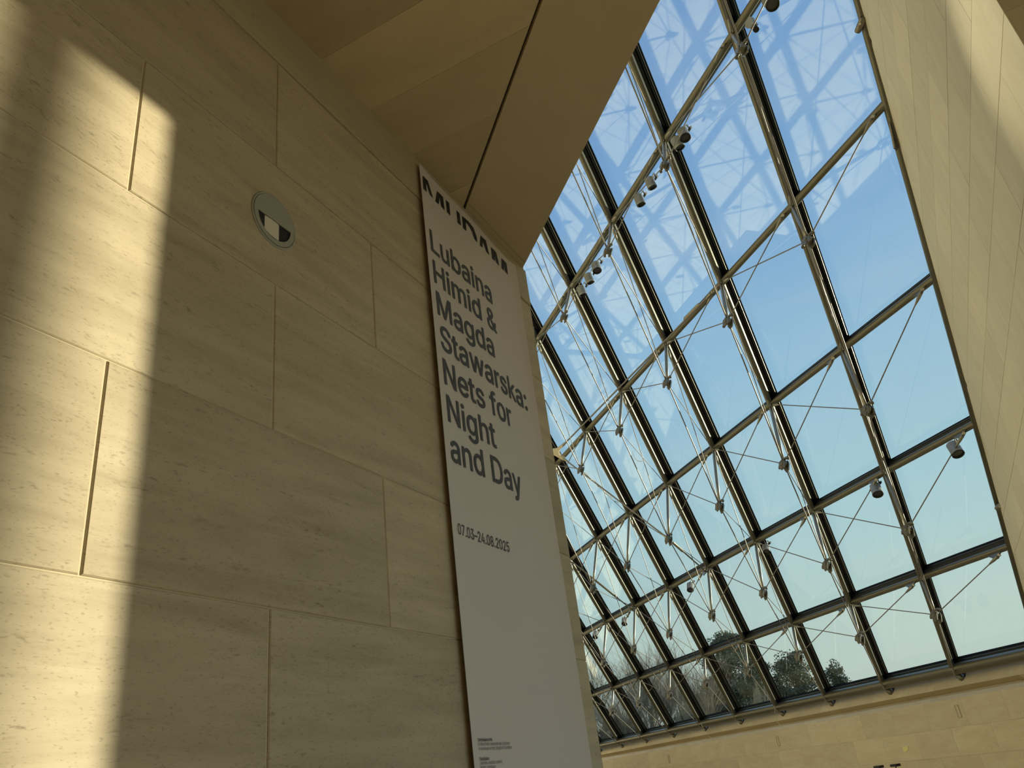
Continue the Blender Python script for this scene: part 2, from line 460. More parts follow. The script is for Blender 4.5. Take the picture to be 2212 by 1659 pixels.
# end of the hall and wall behind the camera
wz = struct('wall_end', (20, 17, 0), 'stone wall closing the far left end of the hall', 'wall')
c10 = 10.2
yE = (P0 + uv * c10).y
mb = MB()
xb = G(c10, 0).x
slope = mv.z / mv.x
mb.prism([(EDGE + yE, yE, 0), (xb + .5, yE, 0), (xb + .5, yE, P0.z), (EDGE + yE, yE, P0.z + (EDGE + yE - xb) * slope)], (0, .3, 0))
obj('wall_panel', mb, M['stone_far'], wz)
wb = struct('wall_rear', (-4.5, 0, 0), 'stone wall behind the camera', 'wall')
mb = MB(); mb.box((-4.8, YC, 0), (.3, 0, 0), (0, D - YC + .8, 0), (0, 0, ZS + .3)); obj('wall_panel', mb, M['stone'], wb)
# lintel over the opening on the right of the camera, and posts added for shade
wt = struct('window_2', (3, YC - 2, 0), 'tall side opening that lets the low sun in', 'window')
LZ = 3.10 + CAMZ
mb = MB(); mb.box((-4.8, YC - .35, LZ), (XP + 5.5, 0, 0), (0, .35, 0), (0, 0, 14)); obj('lintel', mb, M['stone_lintel'], wt)
mb = MB(); mb.box((-4.8, YC - .35, 0), (5.6, 0, 0), (0, .35, 0), (0, 0, LZ)); obj('sky_block_wall', mb, M['stone'], wt)  # unseen wall added to narrow the opening and cut sky light
for k in range(-1, 5):  # unseen posts added along the sun line to dim a left wall band
    q = V((0.90, D, 0)) + V((math.cos(SUN_AZ), math.sin(SUN_AZ), 0)) * 20 + V((-2.4 * k, 0, 0))
    mb = MB(); mb.box(q - V((.09, .09, 0)), (.18, 0, 0), (0, .18, 0), (0, 0, 9)); obj('shade_post', mb, M['tube'], wt)

# ------------------------------------------------------------------ right wall
wr = struct('wall_right', (8, YR, 0), 'tall pale stone wall of thin slabs meeting the glazing at its sloping edge', 'wall')
E0 = G(-1, 0)
def edge_z(x, dz=0.0): return E0.z + (x - E0.x) * slope + dz      # falling with x
xend = E0.x + 1.5
TP = 0.45
mb = MB()
zt = edge_z(XP) - .12
mb.prism([(XP + .012, YR - .012, 0), (xend, YR - .012, 0), (xend, YR - .012, E0.z - .12 + (xend - E0.x) * slope), (XP + .012, YR - .012, zt)], (0, -TP + .012, 0))
obj('wall_core', mb, M['recess_joint'], wr)
Hc = 0.2545 * U
kmin, kmax = -7, 13
for k in range(kmin, kmax):
    z0 = (1.940 + .2545 * k) * U; z1 = z0 + Hc
    off = {0: 2.815, 1: 2.577}[k % 2] * U
    L_ = 0.5245 * U
    if z0 < -CAMZ: continue
    for j in range(-2, 14):
        x0, x1 = off + j * L_, off + (j + 1) * L_
        if x1 <= XP or x0 > xend: continue
        x0 = max(x0, XP)
        g = 0.0032
        poly = rect(x0, x1, z0, z1, g)
        if x0 == XP: poly[0] = (x0, poly[0][1]); poly[3] = (x0, poly[3][1])
        # below the sloping edge line:  z <= E0.z-camz + (x-E0.x)*slope
        poly = clip(poly, (-slope, 1), E0.z - CAMZ - E0.x * slope - .10)
        poly = clip(poly, (1, 0), xend)
        if len(poly) < 3 or area(poly) < .01: continue
        panel('stone_slab', poly, (0, YR - .012, CAMZ), (1, 0, 0), (0, 0, 1), (0, 1, 0), .012 + random.uniform(-.0008, .0008), 0.0018, M['stone_right'], wr)
for k in range(kmin, kmax):
    z0 = (1.940 + .2545 * k) * U; z1 = z0 + Hc
    if z0 < -CAMZ or z1 + CAMZ > zt: continue
    panel('stone_slab', rect(-TP, -.0115, z0, z1, .0012), (XP + .012, YR, CAMZ), (0, 1, 0), (0, 0, 1), (-1, 0, 0), .012, 0.0015, M['stone_right'], wr)

# ------------------------------------------------------------------ stone base below the glazing
wf = struct('wall_far', P0 + uv * 3 - V((0, 0, P0.z)), 'warm limestone wall below the foot of the glazing', 'wall')
prof = [(-.15, .09), (0.0, -.106), (.20, -.372), (.07, -.475), (.334, -.535), (.434, -.62)]
prof = [(a - 0.0, z) for a, z in prof]
def WP(c, a, z): return P0 + uv * c + inh * (a - .22) + V((0, 0, z))
cR, cL = -1.0, 10.2
SLOT_R = -0.70
# core
mb = MB()
pp = [(-.6, .0), (-.4, .09), (-.26, -.12), (-.1, -.38), (-.05, -.475), (.32, -.545), (.415, -.63), (.415, -P0.z), (-.6, -P0.z)]
mb.prism([WP(cR, a, z) for a, z in pp], uv * (cL - cR)); obj('wall_core', mb, M['joint'], wf)
stub_c = [c for c in range(0, 10)]
cj = [-0.575 + 0.46 * k for k in range(-1, 24)]
cj = [max(cR, min(cL, c)) for c in cj]
cj = sorted(set(cj))
for c0, c1 in zip(cj[:-1], cj[1:]):
    if c1 - c0 < .02: continue
    g = .0012
    # sloping top slabs, cut back round the tube stubs
    spans = [(c0, c1)]
    for s_ in stub_c:
        sa, sb = s_ - .055, s_ + .06
        new = []
        for a, b_ in spans:
            if sb <= a or sa >= b_: new.append((a, b_)); continue
            if sa > a: new.append((a, sa))
            if sb < b_: new.append((sb, b_))
        spans = new
    def slab(a0, a1, A, B, th=.03, m_='stone_far', nm='stone_slab', gg=g):
        nrm = V((0, 0, 0)) + inh * (-(B[1] - A[1])) + V((0, 0, B[0] - A[0])); nrm.normalize()
        if nrm.dot(inh) < 0 and nm != 'slot_slab': nrm = -nrm
        O = WP(0, *A); dv = WP(0, *B) - O; ln = dv.length; dv.normalize()
        panel(nm, [(a0 * U + gg, 0), (a1 * U - gg, 0), (a1 * U - gg, ln), (a0 * U + gg, ln)], O - nrm * th, ud, dv, nrm, th, .0012, M[m_], wf)
    nm = 'stone_slab'
    tA, tB, tC, tD, tE = prof[0], prof[2], prof[3], prof[4], prof[5]
    zs = .62
    for a0, a1 in spans:
        if a1 - a0 > .012: slab(a0, a1, tA, (prof[2][0] * zs + prof[0][0] * (1 - zs), prof[2][1] * zs + prof[0][1] * (1 - zs)), gg=.0005)
    slab(c0, c1, (prof[2][0] * zs + prof[0][0] * (1 - zs), prof[2][1] * zs + prof[0][1] * (1 - zs)), tB, gg=.0005)
    if c1 > SLOT_R:
        s0 = max(c0, SLOT_R)
        slab(s0, c1, tC, tD, m_='stone_far', gg=.0006)
        slab(s0, c1, tD, tE, m_='stone_far', gg=.0006)
        if c0 < SLOT_R:
            mb = MB(); mb.prism([WP(c0, *tB), WP(c0, *tC), WP(c0, *tD), WP(c0, *tE), WP(c0, .3, -.62), WP(c0, .0, -.4)], uv * (SLOT_R - c0)); obj('stone_slab', mb, M['stone_far'], wf)
    else:
        mb = MB(); mb.prism([WP(c0, *tB), WP(c0, *tC), WP(c0, *tD), WP(c0, *tE), WP(c0, .3, -.62), WP(c0, .0, -.4)], uv * (c1 - c0)); obj('stone_slab', mb, M['stone_far'], wf)
# underside of the slot, its shade put into a darker stone colour
mb = MB()
mb.prism([WP(SLOT_R, .20, -.372), WP(SLOT_R, .07, -.475), WP(SLOT_R, -.06, -.475), WP(SLOT_R, .14, -.365)], uv * (cL - SLOT_R))
obj('slot_soffit', mb, M['stone_lintel'], wf)
mb = MB()
mb.prism([WP(SLOT_R, .062, -.476), WP(SLOT_R, .078, -.476), WP(SLOT_R, .078, -.49), WP(SLOT_R, .062, -.49)], uv * (cL - SLOT_R))
obj('slot_gap', mb, M['dark_joint'], wf)
# vertical wall courses
rows = [-.62, -1.22, -1.82, -2.0 - .42]
for i, (z1, z0) in enumerate(zip(rows[:-1], rows[1:])):
    sh = (0.0 if i % 2 == 0 else .24)
    for k in range(-2, 26):
        c0, c1 = -0.53 + sh + .485 * k, -0.53 + sh + .485 * (k + 1)
        c0, c1 = max(c0, cR), min(c1, cL)
        if c1 - c0 < .03: continue
        panel('stone_slab', rect(c0 * U, c1 * U, z0, z1, .0008), WP(0, .414, 0), ud, (0, 0, 1), inh, .02 + random.uniform(-.0006, .0006), .0015, M['stone_far'], wf)
mb = MB(); mb.box(WP(cR, .42, -2.42), uv * (cL - cR), inh * .012, (0, 0, 2.42 - P0.z)); obj('lower_wall', mb, M['stone_far'], wf)
# slim recessed fittings let into the slabs
def on_wall(x, y, a=.434):
    r = V((R[0][0], R[0][1], R[0][2])) * (x - 1106) + V((R[1][0], R[1][1], R[1][2])) * (y - 829.5) + V((R[2][0], R[2][1], R[2][2])) * f_px
    o = V((0, 0, CAMZ)); q = WP(0, a, 0)
    t_ = (q - o).dot(inh) / r.dot(inh)
    return o + r * t_
for i, (x, y0, y1, lb) in enumerate(((1445.3, 1631, 1648, 'slim brass wall slot left of the others, close to the banner pier'),
                                (1681, 1591, 1611.5, 'slim brass wall slot in the middle, below the fourth glazing bay'),
                                (2070, 1523, 1550.5, 'slim brass wall slot at the right, below the end of the long stone slot'))):
    a, b_ = on_wall(x - 2.2, y0), on_wall(x + 2.2, y1)
    c = (a + b_) / 2; h = abs(a.z - b_.z); s = link('wall_slot', None, None, Matrix.Translation(c)); tag(s, lb, 'wall light', 'wall slots below the glazing')
    w = .10
    mb = MB()
    for sx in (-1, 1): mb.cbox(c + ud * sx * w * .5, ud * .015, inh * .02, V((0, 0, h)))
    for sz in (-1, 1): mb.cbox(c + V((0, 0, sz * h / 2)), ud * (w + .015), inh * .02, V((0, 0, .015)))
    obj('frame', mb, M['brass'], s)
    mb = MB(); mb.cbox(c, ud * w, inh * .008, V((0, 0, h))); obj('lens', mb, M['cream'], s)
pc = [on_wall(1951, 1617, .438), on_wall(1948, 1613, .438), on_wall(1962, 1612, .438), on_wall(1962.5, 1619, .438), on_wall(1957, 1624, .438), on_wall(1951.5, 1623, .438)]
mb = MB(); mb.prism(pc, inh * .006); o = obj('stone_patch', mb, M['patch']); tag(o, 'small pale yellow patch on the warm stone wall below the glazing', 'patch')

# ------------------------------------------------------------------ the sloping glazing
w1 = struct('window_1', P0 + uv * 3, 'large sloping glass roof wall with steel tubes, struts and cables', 'window')
CM, RM = 9, 8
GLASS = 0.30
HW = 0.055
NC = list(range(-1, CM + 1))
TR = 0.062
for c in range(0, CM + 1):
    a, b_ = G(c, 0), G(c, RM)
    mb = MB()
    # web and stepped pressure plate, running up the slope
    def strip(c_off, w, d0, d1, mi=0):
        s = V(md.cross(nv)).normalized()
        mb.box(a + s * (c_off - w / 2) + nv * d0, b_ - a, s * w, nv * (d1 - d0), mi)
    strip(0, .070, .03, GLASS - .09)
    strip(0, .110, GLASS - .09, GLASS - .012)
    strip(-.046, .008, GLASS - .10, GLASS - .09, 1); strip(.046, .008, GLASS - .10, GLASS - .09, 1)
    strip(-.0555, .004, GLASS - .045, GLASS - .035, 1); strip(.0555, .004, GLASS - .045, GLASS - .035, 1)
    strip(0, .090, .045, .055, 1)
    strip(0, .070, GLASS + .028, GLASS + .06)
    mo = obj('mullion', mb, [M['profile'], M['profile_edge']], w1, org=a)
    rod('mullion_tube', a, b_, TR, 'tube', mo, n=16)
for r in range(0, RM + 1):
    a, b_ = G(-1, r), G(CM + .6, r)
    mb = MB()
    s = V(ud.cross(nv)).normalized()
    def strip2(c_off, w, d0, d1, mi=0):
        mb.box(a + s * (c_off - w / 2) + nv * d0, b_ - a, s * w, nv * (d1 - d0), mi)
    strip2(0, .080, .03, GLASS - .085, 2)
    strip2(0, .100, GLASS - .085, GLASS - .040, 2)
    strip2(0, .104, GLASS - .040, GLASS - .010)
    strip2(-.050, .006, GLASS - .095, GLASS - .085, 1); strip2(.050, .006, GLASS - .095, GLASS - .085, 1)
    strip2(0, .060, GLASS + .028, GLASS + .055)
    to = obj('transom', mb, [M['profile'], M['profile_edge'], M['transom_paint']], w1, org=a)
    rod('transom_tube', a, b_, .125 if r == 0 else .067, 'tube', to, n=16)
# raking edge tube against the right wall
er = struct_o = obj('edge_rail', (lambda q: (q.tube(G(-1, 0) + V((0, 0.0, 0)), G(-1, RM), .070, n=16), q)[1])(MB()), M['tube'], w1, org=G(-1, 0))
mb = MB(); s = V(md.cross(nv)).normalized(); mb.box(G(-1, 0) - s * .03 + nv * .03, G(-1, RM) - G(-1, 0), s * .06, nv * (GLASS)); obj('edge_profile', mb, M['profile'], w1)
# short wall ties
for r in range(0, 7):
    p = G(-1, r); mb = MB(); mb.tube(p, p + V((0, -.16, 0)), .03, n=10); mb.lathe(p + V((0, -.012, 0)), (0, -1, 0), [(0.06, .045), (.085, .045)], 12)
    obj('wall_tie', mb, M['casting'], w1)
# panes
gl_s = V(md.cross(nv)).normalized()
for c in range(-1, CM):
    for r in range(0, RM):
        q = [G(c, r), G(c + 1, r), G(c + 1, r + 1), G(c, r + 1)]
        ce = sum(q, V()) / 4
        poly = []
        for p in q:
            d_ = p - ce
            poly.append(ce + d_ * .988 + nv * GLASS)
        mb = MB(); mb.prism(poly, nv * .024); obj('pane', mb, M['glass'], w1)
# gaskets: thin black line round each pane
for c in range(-1, CM):
    for r in range(0, RM):
        if r > 6: continue
        q = [G(c, r), G(c + 1, r), G(c + 1, r + 1), G(c, r + 1)]
        ce = sum(q, V()) / 4
        mb = MB(); n = 4
        ins = [.972, .955]
        A = [ce + (p - ce) * .972 + nv * (GLASS - .03) for p in q]
        B = [ce + (p - ce) * .960 + nv * (GLASS - .03) for p in q]
        C_ = [ce + (p - ce) * .972 + nv * (GLASS - .002) for p in q]
        Dd = [ce + (p - ce) * .960 + nv * (GLASS - .002) for p in q]
        mb.add(A + B + C_ + Dd, [(i, (i + 1) % 4, 4 + (i + 1) % 4, 4 + i) for i in range(4)] + [(8 + i, 8 + (i + 1) % 4, 12 + (i + 1) % 4, 12 + i) for i in range(4)]
               + [(i, (i + 1) % 4, 8 + (i + 1) % 4, 8 + i) for i in range(4)] + [(4 + i, 4 + (i + 1) % 4, 12 + (i + 1) % 4, 12 + i) for i in range(4)])
        obj('gasket', mb, M['rubber'], w1)
# stubs carrying the foot tube on the stone base
for c in range(0, CM + 1):
    p = G(c, 0); d_ = (inh * -.42 + V((0, 0, -1)) * .62 - ud * .12).normalized()
    mb = MB(); mb.lathe(p + d_ * .08, d_, [(0, .070), (.13, .070), (.14, .082), (.17, .082), (.18, .070), (.34, .070)], 16)
    obj('support_stub', mb, M['tube'], w1)
    mb = MB(); q0, q1 = WP(c - .055, -.16, -.02), WP(c - .055, -.02, -.27); mb.prism([q0, q1, q1 - inh * .02, q0 - inh * .02], uv * .115); obj('pocket_shade', mb, M['dark_joint'], w1)  # dark plate standing in for the shade inside the stub pocket

# struts, cast nodes, cables
SL = {1: .4545, 2: .745, 3: .895, 4: .72, 5: .655, 6: .62, 7: .45}
def node(c, r): return G(c, r) + sdir * (SL[r] * U) if r in SL else G(c, r)
# cast node mesh, local: z along the strut (pointing into the hall), x along the transoms
mb = MB()
mb.lathe((0, 0, -.10), (0, 0, 1), [(0, .030), (.05, .050), (.09, .060), (.13, .052), (.17, .03)], 14)
arc = []
for k in range(11):
    t_ = math.radians(200 * k / 10 - 10)
    arc.append((math.cos(t_) * .115, 0, -.04 - math.sin(t_) * .075 + .02))
for a, b_ in zip(arc[:-1], arc[1:]): mb.tube(a, b_, .022, n=8)
for sy in (-1, 1):
    mb.prism([(-.055, sy * .035, -.06), (.055, sy * .035, -.06), (.07, sy * .035, .03), (.035, sy * .035, .16), (-.035, sy * .035, .16), (-.07, sy * .035, .03)], (0, sy * .018, 0))
    mb.lathe((0, sy * .05, .03), (0, sy, 0), [(0, .032), (.012, .032), (.016, .02)], 12)
    mb.lathe((0, sy * .05, .12), (0, sy, 0), [(0, .020), (.012, .020)], 10)
node_mesh = mb.mesh('cast_node', M['casting'])
mb = MB(); mb.lathe((0, 0, 0), (0, 0, 1), [(0, .030), (.03, .034), (.12, .030), (.24, .014)], 10); mb.cbox((0, .0, -.02), (.02, 0, 0), (0, .06, 0), (0, 0, .08))
fork_mesh = mb.mesh('fork', M['steel'])
# fin plate on the tube
mb = MB(); mb.prism([(0, -.012, 0), (.34, -.012, 0), (.12, -.012, .17), (.03, -.012, .20)], (0, .024, 0)); mb.lathe((.06, -.022, .15), (0, 1, 0), [(0, .022), (.044, .022)], 10)
fin_mesh = mb.mesh('fin_plate', M['tube'])
mb = MB(); mb.prism([(0, -.012, 0), (.16, -.012, 0), (.10, -.012, .11), (.04, -.012, .11)], (0, .024, 0)); mb.lathe((.07, -.022, .08), (0, 1, 0), [(0, .018), (.044, .018)], 10)
lug_mesh = mb.mesh('lug_plate', M['tube'])

def fork(p, d, parent):
    return link('fork', fork_mesh, parent, frame_m(p, d))
def cable(name, a, b_, r_, parent, fa=True, fb=True, mname='cable'):
    a, b_ = V(a), V(b_); d_ = (b_ - a).normalized()
    o = rod(name, a, b_, r_, mname, parent, n=6)
    if fa: fork(a, d_, o)
    if fb: fork(b_, -d_, o)
    return o
for c in range(0, CM + 1):
    for r in range(1, 8):
        a = G(c, r); p = node(c, r); L_ = (p - a).length
        vis = r <= 5 or (r == 6 and c <= 2)
        mb = MB(); d_ = (p - a) / L_
        mb.lathe(a + d_ * .05, d_, [(0, .030), (L_ * .12, .040), (L_ * .6, .036), (L_ - .12, .026)], 12)
        st = obj('strut', mb, M['steel'], w1, org=a)
        link('cast_node', node_mesh, st, frame_m(p, sdir, ud) @ Matrix.Scale(1.2, 4))
        if r == 7: continue
        # transverse braces in the plane of the transom
        pr_ = G(c - 1, r); sfin = (pr_ - p).normalized()
        fp = pr_ + ud * (.20 if c == 0 else .14) - nv * .055
        fo = link('fin_plate', fin_mesh, w1, frame_m(fp, -nv * .85 + sdir * .15, ud))
        e1 = fp - nv * .14 + ud * .04
        cable('brace_cable', p - (p - e1).normalized() * .10, e1, .0105, w1, False, True)
        if c < CM:
            pl_ = G(c + 1, r); fp = pl_ - ud * .17 - nv * .055
            link('lug_plate', lug_mesh, w1, frame_m(fp, -nv, -ud))
            e1 = fp - nv * .09 - ud * .06
            cable('brace_cable', p - (p - e1).normalized() * .10, e1, .0105, w1, False, True)
        # chord and diagonal along the mullion
        q = node(c, r - 1) if r > 1 else G(c, 0) + sdir * .12
        cable('chord_cable', p, q, .0125, w1, False, r == 1)
        if r > 1:
            g0 = G(c, r - 1) + sdir * .10 + md * .06
            cable('diagonal_cable', p + (g0 - p).normalized() * .1, g0, .009, w1, False, True)
        if r < 6:
            pass
        g1 = G(c, r) + sdir * .12 - md * .10
        if r > 1: cable('diagonal_cable', g1, node(c, r - 1), .009, w1, True, False)
# heavier wind bracing near the pier
def at(x, y, c, r, inn=.30):
    """point seen at pixel (x, y) on the plane parallel to the glazing, inn metres inside it"""
    rr = V((R[0][0], R[0][1], R[0][2])) * (x - 1106) + V((R[1][0], R[1][1], R[1][2])) * (y - 829.5) + V((R[2][0], R[2][1], R[2][2])) * f_px
    o = V((0, 0, CAMZ)); q = G(0, 0) - nv * inn
    return o + rr * ((q - o).dot(nv) / rr.dot(nv))
kA, kB, kC = at(1217, 961, 0, 0, .75), at(1218, 991, 0, 0, .75), at(1183, 972, 0, 0, .75)
dirn = nv
def bez(a, c, b_, n=8): return [a * (1 - t_) ** 2 + c * 2 * t_ * (1 - t_) + b_ * t_ * t_ for t_ in [i / n for i in range(n + 1)]]
pts = [(140, 298), (200, 295), (240, 272), (265, 250), (285, 262), (258, 284), (240, 302), (232, 330), (250, 358), (285, 375), (278, 392), (235, 370), (200, 350), (140, 345)]
mb = MB(); mb.prism([at(1150 + x * .2411, 900 + y * .2411, 0, 0, .75) for x, y in pts], dirn * .06)
obj('star_casting', mb, M['cream'], w1)
kE = at(1536, 634, 0, 0, .28)
c_ = cable('wind_brace', kA, kE, .020, w1)
mb = MB(); d_ = (kE - kA).normalized(); q = at(1478, 690, 0, 0, .30); mb.lathe(q, d_, [(0, .018), (.04, .034), (.55, .034), (.6, .018)], 12); obj('turnbuckle', mb, M['steel'], w1)
kF = node(3, 3)
cable('wind_brace', kB, kF, .020, w1)
kG = G(3, 2) - nv * .16
cable('wind_brace', kF, kG, .020, w1)
mb = MB(); d_ = (kG - kF).normalized(); mb.lathe(kF + d_ * .35, d_, [(0, .022), (.05, .036), (.9, .036), (.95, .022)], 12); obj('turnbuckle', mb, M['steel'], w1)
mb = MB(); mb.prism([kG - ud * .25, kG + ud * .05, kG + ud * .12 - nv * .05, kG - ud * .1 - nv * .22], md * .03); obj('fin_plate', mb, M['tube'], w1)
kH, kI = at(1226, 1206, 0, 0, .6), G(5, 2) - nv * .16 + V((0, 0, 0))
cable('wind_brace', kH, kI, .020, w1)
mb = MB(); d_ = (kI - kH).normalized(); mb.lathe(kI - d_ * 1.9, d_, [(0, .022), (.05, .036), (1.2, .036), (1.25, .022)], 12); obj('turnbuckle', mb, M['steel'], w1)

# ------------------------------------------------------------------ banner
YB = D - .03
bx0, bx1 = 2.985, 4.150
def banner_y(x):
    t_ = (x - bx0) / (bx1 - bx0)
    return YB + .004 * math.sin(t_ * 9.4) - .012 * max(0, (t_ - .93) / .07) ** 1.5
ban = link('banner', None, None, Matrix.Translation((3.57, YB, 0.3)))
tag(ban, 'tall white fabric exhibition banner with grey lettering hanging on the stone wall', 'banner')
mb = MB(); nx = 60; zt_l, zt_r, zb = 3.236 + CAMZ, 3.185 + CAMZ, -1.25 + CAMZ
vs, fs = [], []
nz = 24
for i in range(nx + 1):
    x = bx0 + (bx1 - bx0) * i / nx; t_ = i / nx
    for j in range(nz + 1):
        zz = zb + ((zt_l + (zt_r - zt_l) * t_) - zb) * j / nz
        vs.append((x, banner_y(x) + .0015 * math.sin(zz * 2.2 + x * 3), zz))
for i in range(nx):
    for j in range(nz):
        a = i * (nz + 1) + j; fs.append((a, a + nz + 1, a + nz + 2, a + 1))
n = len(vs)
vs2 = [(x, y + .002, z) for x, y, z in vs]
fs2 = [tuple(q + n for q in reversed(p)) for p in fs]
mb.add(vs + vs2, fs + fs2, 0, True)
mb2 = MB(); mb2.v = mb.v; mb2.f = mb.f; mb2.m = mb.m; mb2.sm = mb.sm
obj('fabric', mb2, M['banner'], ban)
mb = MB(); mb.tube((bx0, YB + .012, zb), (bx1, YB + .012, zb), .012, n=12); obj('bottom_rod', mb, M['steel'], ban)

def ink_obj(name, verts2, faces, m_, dy=.0035):
    """flat print: a thin raised film that follows the fabric"""
    mb = MB()
    vs = [(x, banner_y(x) + .0015 * math.sin((z) * 2.2 + x * 3) - dy, z) for x, z in verts2]
    mb.add(vs, faces)
    org = V((sum(q[0] for q in vs) / len(vs), YB, min(q[2] for q in vs)))
    mb.v = [q - org for q in mb.v]
    return link(name, mb.mesh(name, m_, recalc=False), ban, Matrix.Translation(org))

try:
    import os
    FONT = bpy.data.fonts.load(os.path.join(bpy.utils.system_resource('DATAFILES', path='fonts'), 'Inter.woff2'))
except Exception:
    FONT = None

def text(name, body, x0, x1, base, cap, m_, bold=0.0, capchar='H'):
    def geo(s):
        cu = bpy.data.curves.new('t', 'FONT'); cu.body = s; cu.size = 1
        if FONT: cu.font = FONT
        ob = bpy.data.objects.new('t', cu); COL.objects.link(ob)
        dg = bpy.context.evaluated_depsgraph_get(); c2 = ob.evaluated_get(dg).to_curve(dg)
        loops = []
        for sp in c2.splines:
            pts = []
            bp_ = sp.bezier_points
            if len(bp_):
                for i in range(len(bp_)):
                    p0, p1 = bp_[i], bp_[(i + 1) % len(bp_)]
                    a0, h0, h1, a1 = p0.co.xy, p0.handle_right.xy, p1.handle_left.xy, p1.co.xy
                    st_ = abs((h0 - a0).cross(a1 - a0)) + abs((h1 - a0).cross(a1 - a0)) < 1e-6
                    for k in range(1 if st_ else (6 if cap > .03 else 3)):
                        t_ = k / (1 if st_ else (6 if cap > .03 else 3)); u_ = 1 - t_
                        pts.append(a0 * u_ ** 3 + h0 * 3 * u_ * u_ * t_ + h1 * 3 * u_ * t_ * t_ + a1 * t_ ** 3)
            else:
                pts = [q.co.xy for q in sp.points]
            cl = []
            for q in pts:
                if not cl or (q - cl[-1]).length > 1e-5: cl.append(q)
            if (cl[0] - cl[-1]).length < 1e-5: cl.pop()
            if len(cl) > 2: loops.append(cl)
        ob.to_curve_clear(); bpy.data.objects.remove(ob); bpy.data.curves.remove(cu)
        sa = lambda L: sum(L[i - 1].x * L[i].y - L[i].x * L[i - 1].y for i in range(len(L))) / 2
        sg = 1 if sa(max(loops, key=lambda L: abs(sa(L)))) > 0 else -1
        if bold:
            nl = []
            for L in loops:
                o_ = []
                for i in range(len(L)):
                    d0 = (L[i] - L[i - 1]).normalized(); d1 = (L[(i + 1) % len(L)] - L[i]).normalized()
                    n0 = V((d0.y, -d0.x)) * sg; n1 = V((d1.y, -d1.x)) * sg
                    nn_ = n0 + n1
                    nn_ = nn_.normalized() * min(1.6, 1 / max(.3, (nn_.normalized()).dot(n0))) if nn_.length > 1e-6 else n0
                    o_.append(L[i] + nn_ * bold)
                nl.append(o_)
            loops = nl
        vs_, es_ = [], []
        for L in loops:
            n0 = len(vs_); vs_ += L; es_ += [(n0 + i, n0 + (i + 1) % len(L)) for i in range(len(L))]
        ov_, _, of_, _, _, _ = delaunay_2d_cdt(vs_, es_, [], 0, 1e-6)
        ff = []
        for f_ in of_:
            c_ = (ov_[f_[0]] + ov_[f_[1]] + ov_[f_[2]]) / 3; w_ = 0
            for L in loops:
                for i in range(len(L)):
                    p, q = L[i - 1], L[i]
                    if (p.y <= c_.y) != (q.y <= c_.y):
                        if p.x + (c_.y - p.y) / (q.y - p.y) * (q.x - p.x) > c_.x: w_ += 1 if q.y > p.y else -1
            if w_ != 0: ff.append(tuple(f_))
        return [(q.x, q.y) for q in ov_], ff
    hv, _ = geo(capchar); H = max(q[1] for q in hv) - min(q[1] for q in hv); b0 = min(q[1] for q in hv)
    vv, ff = geo(body)
    xa, xb = min(q[0] for q in vv), max(q[0] for q in vv)
    vv = [(x0 + (x - xa) / (xb - xa) * (x1 - x0), base + CAMZ + (y - b0) / H * cap) for x, y in vv]
    return ink_obj(name, vv, ff, m_)
title = [('Lubaina', 3.030, 3.716, 2.640), ('Himid &', 3.031, 3.730, 2.4325), ('Magda', 3.034, 3.648, 2.2300), ('Stawarska:', 3.038, 4.030, 2.0240),
         ('Nets for', 3.036, 3.768, 1.8190), ('Night', 3.038, 3.520, 1.6125), ('and Day', 3.034, 3.770, 1.4050)]
for s_, a, b_, z in title: text('title_line', s_, a, b_, z, .150, M['ink'], bold=.010)
text('date_line', '07.03\u201324.08.2025', 3.033, 3.519, 1.046, .052, M['ink'], bold=.004)
def small(body, x1, z, b=0.0): text('credit_line', body, 3.031, x1, z, .0125, M['ink'], bold=b)
small('Commissaire invit\u00e9', 3.155, .180, .02)
small('Dr Omar Kholeif, responsable des collections', 3.305, .164)
small('et commissaire en chef, Sharjah Art Foundation', 3.320, .147)
small('Coordination', 3.113, .109, .02)
small('Julie Kohn, assistante curatrice,', 3.222, .0945)
small('Mudam Luxembourg', 3.160, .078)
# logo strokes, traced on the banner plane
def on_ban(px, py):
    x, y = 880 + px * .21708, 340 + py * .21708
    rr = V((R[0][0], R[0][1], R[0][2])) * (x - 1106) + V((R[1][0], R[1][1], R[1][2])) * (y - 829.5) + V((R[2][0], R[2][1], R[2][2])) * f_px
    t_ = (YB) / rr.y
    return (rr.x * t_, rr.z * t_ + CAMZ)
logo = [
    [(152, 183), (184, 213), (192, 342), (160, 312)], [(184, 213), (206, 236), (257, 405), (226, 366), (186, 240)],
    [(300, 333), (327, 360), (316, 465), (285, 436)], [(327, 360), (358, 395), (374, 523), (343, 487), (325, 385)], [(386, 424), (416, 452), (430, 579), (400, 545)],
    [(489, 531), (515, 560), (530, 680), (500, 650)], [(540, 585), (572, 612), (582, 735), (552, 705)],
    [(540, 585), (600, 640), (650, 705), (680, 790), (690, 850), (660, 812), (640, 745), (610, 690), (572, 640)],
    [(724, 780), (748, 805), (741, 902), (716, 876)], [(748, 805), (776, 828), (812, 975), (782, 938), (745, 825)],
    [(832, 895), (860, 920), (874, 1035), (846, 1008)], [(860, 920), (884, 945), (916, 1080), (888, 1045), (862, 942)],
    [(941, 1005), (964, 1030), (963, 1125), (940, 1098)], [(964, 1030), (986, 1055), (1001, 1167), (975, 1130), (962, 1048)]]
for q in logo:
    v2 = [on_ban(*p) for p in q]
    ink_obj('logo_stroke', v2, [tuple(range(len(v2)))], M['ink_black'])

